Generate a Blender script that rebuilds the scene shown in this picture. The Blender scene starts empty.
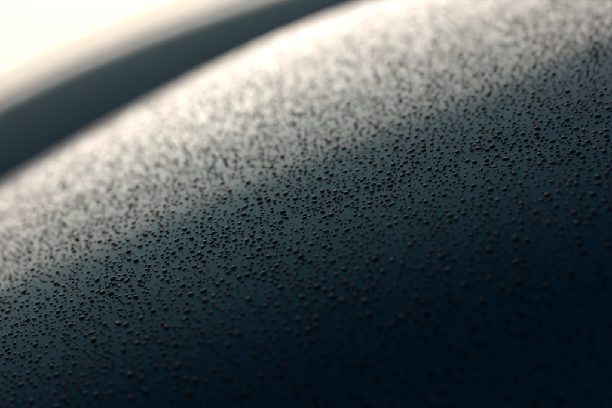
import bpy, math
import numpy as np
from mathutils import Vector, Matrix, Euler

S = bpy.context.scene
C = S.collection
R = math.radians
RNG = np.random.default_rng(11)

# ------------------------------------------------------------------ camera
CAM_H = 0.92                      # lens just above the bonnet of a parked car
LENS, SENSOR = 85.0, 36.0
PITCH, ROLL = R(-5.0), R(24.0)
FOCUS = 0.452
FSTOP = 5.6
cam = bpy.data.cameras.new('camera')
cam.lens, cam.sensor_width = LENS, SENSOR
cam.clip_start, cam.clip_end = 0.01, 2000.0
cam.dof.use_dof = True
cam.dof.focus_distance = FOCUS
cam.dof.aperture_fstop = FSTOP
cam_o = bpy.data.objects.new('camera', cam)
C.objects.link(cam_o)
CAM_M = (Matrix.Translation((0, 0, CAM_H)) @ Matrix.Rotation(R(90) + PITCH, 4, 'X')
         @ Matrix.Rotation(-ROLL, 4, 'Z'))
cam_o.matrix_world = CAM_M
S.camera = cam_o

# ------------------------------------------------------------------ sky and sun
SUN_EL, SUN_AZ = R(28.0), R(0.0)          # veiled sun ahead, high above the frame
world = bpy.data.worlds.new('World')
S.world = world
world.use_nodes = True
nt = world.node_tree
sky = nt.nodes.new('ShaderNodeTexSky')
sky.sky_type = 'NISHITA'
sky.sun_disc = False
sky.sun_elevation = SUN_EL
sky.sun_rotation = SUN_AZ
sky.altitude = 0
sky.air_density = 0.7
sky.dust_density = 2.0
sky.ozone_density = 1.7
bg = nt.nodes['Background']
bg.inputs['Strength'].default_value = 0.05
nt.links.new(sky.outputs['Color'], bg.inputs['Color'])

sl = bpy.data.lights.new('sun', 'SUN')
sl.energy = 0.5
sl.angle = R(43.0)
sl.color = (1.0, 0.79, 0.64)
so = bpy.data.objects.new('sun', sl)
C.objects.link(so)
sun_dir = Vector((math.sin(SUN_AZ) * math.cos(SUN_EL), math.cos(SUN_AZ) * math.cos(SUN_EL), math.sin(SUN_EL)))
so.rotation_euler = sun_dir.to_track_quat('Z', 'Y').to_euler()
so.location = (-2, 2, 3)

vs = S.view_settings
vs.view_transform = 'Standard'
vs.look = 'None'
vs.gamma = 1.0
vs.use_curve_mapping = False
vs.exposure = 0.02
S.render.engine = 'CYCLES'
S.cycles.use_denoising = True
S.cycles.max_bounces = 8
S.cycles.sample_clamp_indirect = 6.0

# ------------------------------------------------------------------ materials
def principled(name):
    m = bpy.data.materials.new(name)
    m.use_nodes = True
    return m, m.node_tree, m.node_tree.nodes['Principled BSDF']

def paint_material():
    m, t, b = principled('petrol_blue_car_paint')
    n, l = t.nodes, t.links
    tc = n.new('ShaderNodeTexCoord')
    # fine metallic flake: tiny changes of tone in the pigment layer
    fl = n.new('ShaderNodeTexVoronoi'); fl.inputs['Scale'].default_value = 6000
    cr = n.new('ShaderNodeValToRGB')
    cr.color_ramp.elements[0].color = (0.000, 0.088, 0.106, 1)
    cr.color_ramp.elements[1].color = (0.000, 0.128, 0.154, 1)
    l.new(tc.outputs['Object'], fl.inputs['Vector'])
    l.new(fl.outputs['Color'], cr.inputs['Fac'])
    l.new(cr.outputs['Color'], b.inputs['Base Color'])
    b.inputs['Metallic'].default_value = 1.0
    b.inputs['Roughness'].default_value = 0.36
    b.inputs['Coat Weight'].default_value = 1.0
    b.inputs['Coat IOR'].default_value = 1.44
    # a little dried haze in the lacquer
    ns = n.new('ShaderNodeTexNoise'); ns.inputs['Scale'].default_value = 60; ns.inputs['Detail'].default_value = 5
    mr = n.new('ShaderNodeMapRange')
    mr.inputs['To Min'].default_value = 0.09; mr.inputs['To Max'].default_value = 0.15
    l.new(tc.outputs['Object'], ns.inputs['Vector'])
    l.new(ns.outputs['Fac'], mr.inputs['Value'])
    l.new(mr.outputs['Result'], b.inputs['Coat Roughness'])
    # orange peel
    op = n.new('ShaderNodeTexNoise'); op.inputs['Scale'].default_value = 420; op.inputs['Detail'].default_value = 2
    bp = n.new('ShaderNodeBump'); bp.inputs['Strength'].default_value = 0.05; bp.inputs['Distance'].default_value = 0.0004
    l.new(tc.outputs['Object'], op.inputs['Vector'])
    l.new(op.outputs['Fac'], bp.inputs['Height'])
    l.new(bp.outputs['Normal'], b.inputs['Coat Normal'])
    return m

def water_material():
    m, t, b = principled('rain_water')
    b.inputs['Base Color'].default_value = (0.98, 0.99, 1, 1)
    b.inputs['Roughness'].default_value = 0.0
    b.inputs['IOR'].default_value = 1.333
    b.inputs['Transmission Weight'].default_value = 1.0
    return m

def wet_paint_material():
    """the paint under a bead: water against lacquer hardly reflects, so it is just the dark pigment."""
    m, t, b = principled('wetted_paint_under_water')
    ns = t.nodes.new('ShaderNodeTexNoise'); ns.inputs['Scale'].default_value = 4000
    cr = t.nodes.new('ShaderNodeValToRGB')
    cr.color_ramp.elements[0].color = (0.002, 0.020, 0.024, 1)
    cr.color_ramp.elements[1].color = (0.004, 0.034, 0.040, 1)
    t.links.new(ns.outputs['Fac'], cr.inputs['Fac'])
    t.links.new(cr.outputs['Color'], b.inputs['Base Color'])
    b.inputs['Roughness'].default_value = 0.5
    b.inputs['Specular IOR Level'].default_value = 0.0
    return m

def rubber_material():
    m, t, b = principled('dark_trim_rubber')
    ns = t.nodes.new('ShaderNodeTexNoise'); ns.inputs['Scale'].default_value = 900
    cr = t.nodes.new('ShaderNodeValToRGB')
    cr.color_ramp.elements[0].color = (0.012, 0.012, 0.013, 1)
    cr.color_ramp.elements[1].color = (0.03, 0.029, 0.028, 1)
    t.links.new(ns.outputs['Fac'], cr.inputs['Fac'])
    t.links.new(cr.outputs['Color'], b.inputs['Base Color'])
    b.inputs['Roughness'].default_value = 0.35
    return m

PAINT, WATER, WETTED, RUBBER = paint_material(), water_material(), wet_paint_material(), rubber_material()

# ------------------------------------------------------------------ body panels as height functions
def profile(pts, y_anchor, z_anchor):
    """pts: (y, slope in degrees) -> z(y), smooth, with z(y_anchor) = z_anchor."""
    ys = np.linspace(pts[0][0], pts[-1][0], 3000)
    py = np.array([p[0] for p in pts]); ps = np.array([p[1] for p in pts], float)
    s = np.interp(ys, py, ps)
    k = np.hanning(61); k /= k.sum()
    s = np.convolve(np.pad(s, 30, mode='edge'), k, mode='valid')
    t = np.tan(np.radians(s))
    z = np.concatenate([[0], np.cumsum((t[1:] + t[:-1]) / 2 * np.diff(ys))])
    z += z_anchor - np.interp(y_anchor, ys, z)
    return lambda y: np.interp(y, ys, z)

def arch(x, x0, r, a):
    """camber across the car: round near its top, straightening further out."""
    d = x - x0
    return -(a * a / r) * (np.sqrt(1 + (d / a) ** 2) - 1)

BONNET_PTS = [(0.16, 62), (0.3, 58), (0.374, 51.6), (0.38, 49.7), (0.385, 47.2), (0.391, 44.5), (0.398, 40.9), (0.404, 37.5), (0.41, 34.8), (0.417, 32.4), (0.423, 30.5), (0.43, 28.8), (0.437, 27.8), (0.444, 26.7), (0.451, 25.7), (0.459, 24.6), (0.466, 23.6), (0.474, 22.6), (0.482, 21.3), (0.49, 20.2), (0.498, 19.1), (0.507, 17.8), (0.515, 16.6), (0.524, 15.4), (0.533, 14.4), (0.542, 13.4), (0.552, 12.5), (0.561, 11.6), (0.571, 10.8), (0.581, 10.1), (0.591, 9.3), (0.602, 8.7), (0.612, 8), (0.623, 7.4), (0.634, 6.8), (0.646, 6.3), (0.657, 5.9), (0.669, 5.5), (0.681, 5.2), (0.694, 4.9), (0.706, 4.7), (0.719, 4.6), (0.733, 4.5), (0.763, -3), (0.813, -25), (0.863, -50)]
WING_PTS = [(0.917, 56), (0.997, 35.1), (1.003, 34.8), (1.009, 34.4), (1.015, 34.1), (1.021, 33.6), (1.027, 33.1), (1.032, 32.7), (1.038, 32.3), (1.044, 32), (1.05, 31.7), (1.056, 31.4), (1.062, 31.2), (1.068, 30.9), (1.074, 30.6), (1.079, 30.4), (1.085, 29.9), (1.091, 29.5), (1.097, 29.1), (1.103, 28.8), (1.109, 25.3), (1.115, 20), (1.121, 14.9), (1.126, 11.1), (1.132, 9.5), (1.138, 8.8), (1.144, 8.2), (1.164, -3), (1.204, -25), (1.254, -50)]
# (distance, slope) along the car: nose, steep face, long flat crown, fall to the shut line
P_BONNET = profile(BONNET_PTS, .45, CAM_H - .0385)
P_WING = profile(WING_PTS, 1.10, CAM_H + 0.0651)
P_TRIM = profile([(1.29, 62), (1.36, 52), (1.40, 32), (1.42, 4), (1.47, -22), (1.53, -40)], 1.41, CAM_H + .1025)
def h_bonnet(x, y):
    u = np.clip((y - .45) / .30, 0, 1)
    x0 = -.08 + .10 * u
    t = 1 / (1 + np.exp(-(x - x0) / .03))            # rounder towards the right
    r = (.80 + .10 * u) * (1 - t) + (.80 - .40 * u) * t
    return P_BONNET(y) + arch(x, x0, r, .18) 
def h_wing(x, y):
    return P_WING(y) + arch(x, -.12, 1.1, .22)
def h_trim(x, y):
    return P_TRIM(y) + arch(x, -.15, 1.4, .25)

def sheet(name, h, xs, ys, mat, parent, thick=.0012):
    """a pressed panel: outer skin, inner skin and the folded edge between them."""
    X, Y = np.meshgrid(xs, ys)
    Z = h(X, Y)
    nx, ny = len(xs), len(ys)
    e = 1e-4
    gx = (h(X + e, Y) - h(X - e, Y)) / (2 * e); gy = (h(X, Y + e) - h(X, Y - e)) / (2 * e)
    N = np.stack([-gx, -gy, np.ones_like(gx)], -1); N /= np.linalg.norm(N, axis=-1, keepdims=True)
    top = np.stack([X, Y, Z], -1)
    bot = top - N * thick
    V = np.concatenate([top.reshape(-1, 3), bot.reshape(-1, 3)])
    i, j = np.meshgrid(np.arange(nx - 1), np.arange(ny - 1))
    a = (j * nx + i).ravel()
    F = np.stack([a, a + 1, a + 1 + nx, a + nx], 1)
    o = nx * ny
    B = np.stack([a + o, a + nx + o, a + 1 + nx + o, a + 1 + o], 1)
    rim = [k for k in range(nx)] + [k * nx + nx - 1 for k in range(1, ny)] \
        + [(ny - 1) * nx + k for k in range(nx - 2, -1, -1)] + [k * nx for k in range(ny - 2, 0, -1)]
    rim = np.array(rim); nxt = np.roll(rim, -1)
    E = np.stack([rim, rim + o, nxt + o, nxt], 1)
    me = bpy.data.meshes.new(name)
    me.from_pydata(V.tolist(), [], np.concatenate([F, B, E]).tolist())
    me.polygons.foreach_set('use_smooth', np.ones(len(me.polygons), bool))
    me.materials.append(mat)
    ob = bpy.data.objects.new(name, me)
    C.objects.link(ob)
    ob.parent = parent
    return ob

body = bpy.data.objects.new('car_bodywork', None)
C.objects.link(body)
body['label'] = 'dark petrol-blue glossy car bodywork with two curved ridges, wet with rain'
body['category'] = 'car body'
sheet('bonnet', h_bonnet, np.linspace(-.50, .50, 240), np.linspace(.20, 0.85, 360), PAINT, body)
sheet('wing', h_wing, np.linspace(-.65, .65, 180), np.linspace(0.95, 1.23, 200), PAINT, body)
sheet('window_trim', h_trim, np.linspace(-.7, .7, 120), np.linspace(1.30, 1.52, 60), RUBBER, body, .004)

# ------------------------------------------------------------------ water beads
CAM_INV = np.array(CAM_M.inverted())
PXW = 1024.0
def project(P):
    q = P @ CAM_INV[:3, :3].T + CAM_INV[:3, 3]
    d = -q[:, 2]
    k = LENS / SENSOR * PXW / d
    return q[:, 0] * k + 512, 341.5 - q[:, 1] * k, d, k

def bead_shape(rng, kind, seg=18, rings=6):
    """unit bead: uneven outline, domed, slightly slumped; closed underneath."""
    th = np.linspace(0, 2 * np.pi, seg, endpoint=False)
    out = np.ones(seg)
    amp = (.05, .10, .16)[kind]
    for k in (2, 3, 4):
        out += amp / (k - .8) * rng.uniform(.3, 1) * np.cos(k * th + rng.uniform(0, 6.28))
    if kind == 2:                                    # two beads run together
        c = .55; a = np.abs(np.cos(th)); out *= .72 + .55 * a ** 1.6
    hgt = (.54, .45, .38)[kind] * rng.uniform(.9, 1.12)
    lean = rng.uniform(-.10, .10, 2)
    V = [(lean[0], lean[1], hgt)]
    for r in range(1, rings + 1):
        f = r / rings
        rad = math.sin(f * math.pi / 2) ** .92
        z = hgt * (math.cos(f * math.pi / 2) ** .95 if f < 1 else 0)
        rough = out ** (f ** .7)
        for i in range(seg):
            V.append((math.cos(th[i]) * rad * rough[i] + lean[0] * (1 - f), math.sin(th[i]) * rad * rough[i] + lean[1] * (1 - f), z))
    F, mi = [], []
    for i in range(seg):
        F.append((0, 1 + i, 1 + (i + 1) % seg))
    for r in range(rings - 1):
        for i in range(seg):
            a = 1 + r * seg + i; b = 1 + r * seg + (i + 1) % seg
            F.append((a, a + seg, b + seg)); F.append((a, b + seg, b))
    s0 = 1 + (rings - 1) * seg
    mi += [0] * len(F)
    V.append((0, 0, 0))
    for i in range(seg):                             # foot: the paint wetted by the bead
        F.append((s0 + i, len(V) - 1, s0 + (i + 1) % seg)); mi.append(1)
    V = [(x, y, z + .03) for x, y, z in V]
    return np.array(V), np.array(F), np.array(mi)

KINDS = [0] * 8 + [1] * 6 + [2] * 2
SHAPES = [bead_shape(RNG, k) for k in KINDS]
SMALL = [bead_shape(RNG, k, 12, 4) for k in KINDS]          # the same kinds for the fine and blurred ones

def scatter(h, x0, x1, y0, y1, per_m2, rng):
    """uneven scatter over a panel, no two beads touching; returns points, normals, radii."""
    n = int((x1 - x0) * (y1 - y0) * per_m2)
    xs = rng.uniform(x0, x1, n); ys = rng.uniform(y0, y1, n)
    rr = np.clip(np.exp(rng.normal(math.log(.00041), .36, n)), .00017, .0010) * np.interp(ys, [.38, .44], [1.4, 1.0])
    e = 1e-4
    gx = (h(xs + e, ys) - h(xs - e, ys)) / (2 * e); gy = (h(xs, ys + e) - h(xs, ys - e)) / (2 * e)
    pts = np.stack([xs, ys, h(xs, ys)], -1)
    N = np.stack([-gx, -gy, np.ones_like(gx)], -1); L = np.linalg.norm(N, axis=-1, keepdims=True); N /= L
    px, py, dep, _ = project(pts)
    lump = .5 + .5 * np.sin(xs * 210 + 3 * np.sin(ys * 130)) * np.sin(ys * 170 + 2 * np.sin(xs * 90))
    ok = (px > -70) & (px < 1094) & (py > -70) & (py < 753) & (rng.uniform(0, 2.2, n) < (.55 + .45 * lump) * L[:, 0] * np.interp(ys, [.52, .58, .64, .70, .801, .802], [1, .62, .26, .12, .10, 1]))
    pts, N, rr = pts[ok], N[ok], rr[ok]
    o = np.argsort(-rr); pts, N, rr = pts[o], N[o], rr[o]
    grid, keep, cs = {}, [], .0032
    Q = pts.tolist(); G = np.floor(pts[:, :2] / cs).astype(int).tolist(); RL = rr.tolist()
    for k in range(len(Q)):
        x, y, z = Q[k]; gi, gj = G[k]; r = RL[k]; good = True
        for a in (-1, 0, 1):
            for b in (-1, 0, 1):
                for m in grid.get((gi + a, gj + b), ()):
                    u, v, w = Q[m]
                    if (u - x) ** 2 + (v - y) ** 2 + (w - z) ** 2 < (1.12 * (RL[m] + r) + .00012) ** 2:
                        good = False; break
        if good:
            keep.append(k); grid.setdefault((gi, gj), []).append(k)
    return pts[keep], N[keep], rr[keep]

def frame_of(n, spin):
    ax = np.array([1.0, 0, 0]); ax = ax - n * (ax @ n); ax /= np.linalg.norm(ax)
    ay = np.cross(n, ax)
    c, s = math.cos(spin), math.sin(spin)
    return np.stack([ax * c + ay * s, -ax * s + ay * c, n], 1)

sets = []
for h, x0, x1, y0, y1, sp in ((h_bonnet, -.22, .24, .33, 0.77, 1.7e6), (h_wing, -.32, .16, 1.00, 1.18, 4e5)):
    sets.append(scatter(h, x0, x1, y0, y1, sp, RNG))
P = np.concatenate([s[0] for s in sets]); N = np.concatenate([s[1] for s in sets]); RAD = np.concatenate([s[2] for s in sets])
px, py, dep, kpx = project(P)
inside = (px > -70) & (px < 1094) & (py > -70) & (py < 753)
P, N, RAD, px, py, dep, kpx = [a[inside] for a in (P, N, RAD, px, py, dep, kpx)]
# three pale specks lie among the beads; find where each rests on the bonnet
def on_bonnet(u, v):
    """the point of the bonnet seen at picture position (u, v), both 0..1 from the top left."""
    d = CAM_M.to_3x3() @ Vector(((u - .5) * SENSOR / LENS, (.5 - v) * SENSOR / LENS * 683 / 1024, -1))
    t = np.linspace(.3, .7, 8000)
    x, y, z = d.x * t, d.y * t, CAM_H + d.z * t
    k = int(np.argmax(z < h_bonnet(x, y)))
    return np.array([x[k], y[k], h_bonnet(x[k], y[k])])
SPECKS = [(on_bonnet(110 / 612, 307 / 408), .00050, 'tiny tan speck on the lower left of the bonnet'),
        (on_bonnet(228 / 612, 221.5 / 408), .00045, 'tiny beige speck left of centre in the sharp bead band'),
        (on_bonnet(300 / 612, 190 / 408), .00060, 'palest and largest speck, near the middle of the sharp bead band')]
clear = np.ones(len(P), bool)
for g, r, _ in SPECKS:
    clear &= np.linalg.norm(P - g, axis=1) > RAD * 1.2 + r * 1.2
P, N, RAD, px, py, dep, kpx = [a[clear] for a in (P, N, RAD, px, py, dep, kpx)]
SPIN = RNG.uniform(0, 6.283, len(P))
PICK = np.where(RAD > .0006, RNG.integers(2, 16, len(P)), RNG.integers(0, 13, len(P)))
STRETCH = np.stack([RNG.uniform(.92, 1.15, len(P)), RNG.uniform(.88, 1.05, len(P)), RNG.uniform(.9, 1.2, len(P))], 1)
print('beads', len(P))

# the beads that show clearest and largest: sharp band across the bonnet
blur = 1000 * (LENS / FSTOP / 1000) * (LENS / 1000 / (FOCUS - LENS / 1000)) * np.abs(dep - FOCUS) / dep / SENSOR * PXW
show = 2 * RAD * kpx
score = np.where((blur < 5.0) & (px > 6) & (px < 1018) & (py > 6) & (py < 677), show, -1)
single = np.argsort(-score)[:300]
single = single[score[single] > 0]
mask = np.zeros(len(P), bool); mask[single] = True

meshes = []
for v, f, mi in SHAPES:
    me = bpy.data.meshes.new('water_bead')
    me.from_pydata(v.tolist(), [], f.tolist())
    me.polygons.foreach_set('use_smooth', np.ones(len(me.polygons), bool))
    me.materials.append(WATER); me.materials.append(WETTED)
    me.polygons.foreach_set('material_index', mi.astype(np.int32))
    meshes.append(me)

ZONE = ['at the left end', 'left of centre', 'at the centre', 'right of centre', 'at the right end']
zone = np.clip((px / 1024 * 5).astype(int), 0, 4)
biggest = {z: max((i for i in single if zone[i] == z), key=lambda i: RAD[i]) for z in range(5)}
for i in single:
    ob = bpy.data.objects.new('water_bead', meshes[PICK[i]])
    M = np.eye(4)
    M[:3, :3] = frame_of(N[i], SPIN[i]) * (RAD[i] * STRETCH[i])
    M[:3, 3] = P[i]
    ob.matrix_world = Matrix(M.tolist())
    shape = ('rounded', 'slightly uneven', 'long')[KINDS[PICK[i]]]
    side = 'farther' if dep[i] > FOCUS else 'nearer'
    if biggest[zone[i]] == i:
        ob['label'] = f'largest water bead {ZONE[zone[i]]} of the sharp bead band'
    else:
        ob['label'] = f'{shape} dark water bead {ZONE[zone[i]]} of the sharp band, {side} side'
    ob['category'] = 'water bead'
    ob['group'] = 'larger water beads in the sharp band'
    C.objects.link(ob)

def speck_material():
    m, t, b = principled('pale_tan_speck')
    ns = t.nodes.new('ShaderNodeTexNoise'); ns.inputs['Scale'].default_value = 3000
    cr = t.nodes.new('ShaderNodeValToRGB')
    cr.color_ramp.elements[0].color = (0.55, 0.42, 0.26, 1)
    cr.color_ramp.elements[1].color = (0.80, 0.72, 0.58, 1)
    t.links.new(ns.outputs['Fac'], cr.inputs['Fac'])
    t.links.new(cr.outputs['Color'], b.inputs['Base Color'])
    b.inputs['Roughness'].default_value = 0.45
    return m
SPECK_MAT = speck_material()
import bmesh
for g, r, lab in SPECKS:
    bm = bmesh.new()
    bmesh.ops.create_icosphere(bm, subdivisions=2, radius=1)
    for v in bm.verts:                               # a small uneven lump
        v.co *= .78 + .30 * RNG.uniform()
        v.co.z = v.co.z * .8
    for v in bm.verts:
        v.co *= r
    low = min(v.co.z for v in bm.verts)
    me = bpy.data.meshes.new('pale_speck'); bm.to_mesh(me); bm.free()
    me.materials.append(SPECK_MAT)
    ob = bpy.data.objects.new('pale_speck', me)
    ob.location = (g[0], g[1], g[2] - low * .85)
    ob['label'] = lab; ob['category'] = 'grit'; ob['group'] = 'pale specks among the beads'
    C.objects.link(ob)

VV, FF, MM, base = [], [], [], 0
for i in np.nonzero(~mask)[0]:
    v, f, mi = SMALL[PICK[i]]
    VV.append((v * (RAD[i] * STRETCH[i])) @ frame_of(N[i], SPIN[i]).T + P[i])
    FF.append(f + base); MM.append(mi); base += len(v)
VV = np.concatenate(VV); FF = np.concatenate(FF)
me = bpy.data.meshes.new('fine_water_beads')
me.vertices.add(len(VV)); me.vertices.foreach_set('co', VV.ravel().astype(np.float32))
me.loops.add(FF.size); me.loops.foreach_set('vertex_index', FF.ravel().astype(np.int32))
me.polygons.add(len(FF)); me.polygons.foreach_set('loop_start', np.arange(0, FF.size, 3, dtype=np.int32))
me.polygons.foreach_set('use_smooth', np.ones(len(FF), bool))
me.materials.append(WATER); me.materials.append(WETTED)
me.polygons.foreach_set('material_index', np.concatenate(MM).astype(np.int32))
me.update(); me.validate()
ob = bpy.data.objects.new('fine_water_beads', me)
ob['label'] = 'countless fine and blurred rain beads covering the dark bonnet and wing'
ob['category'] = 'rain beads'
ob['kind'] = 'stuff'
C.objects.link(ob)
print('tris', len(FF), 'singles', len(single))
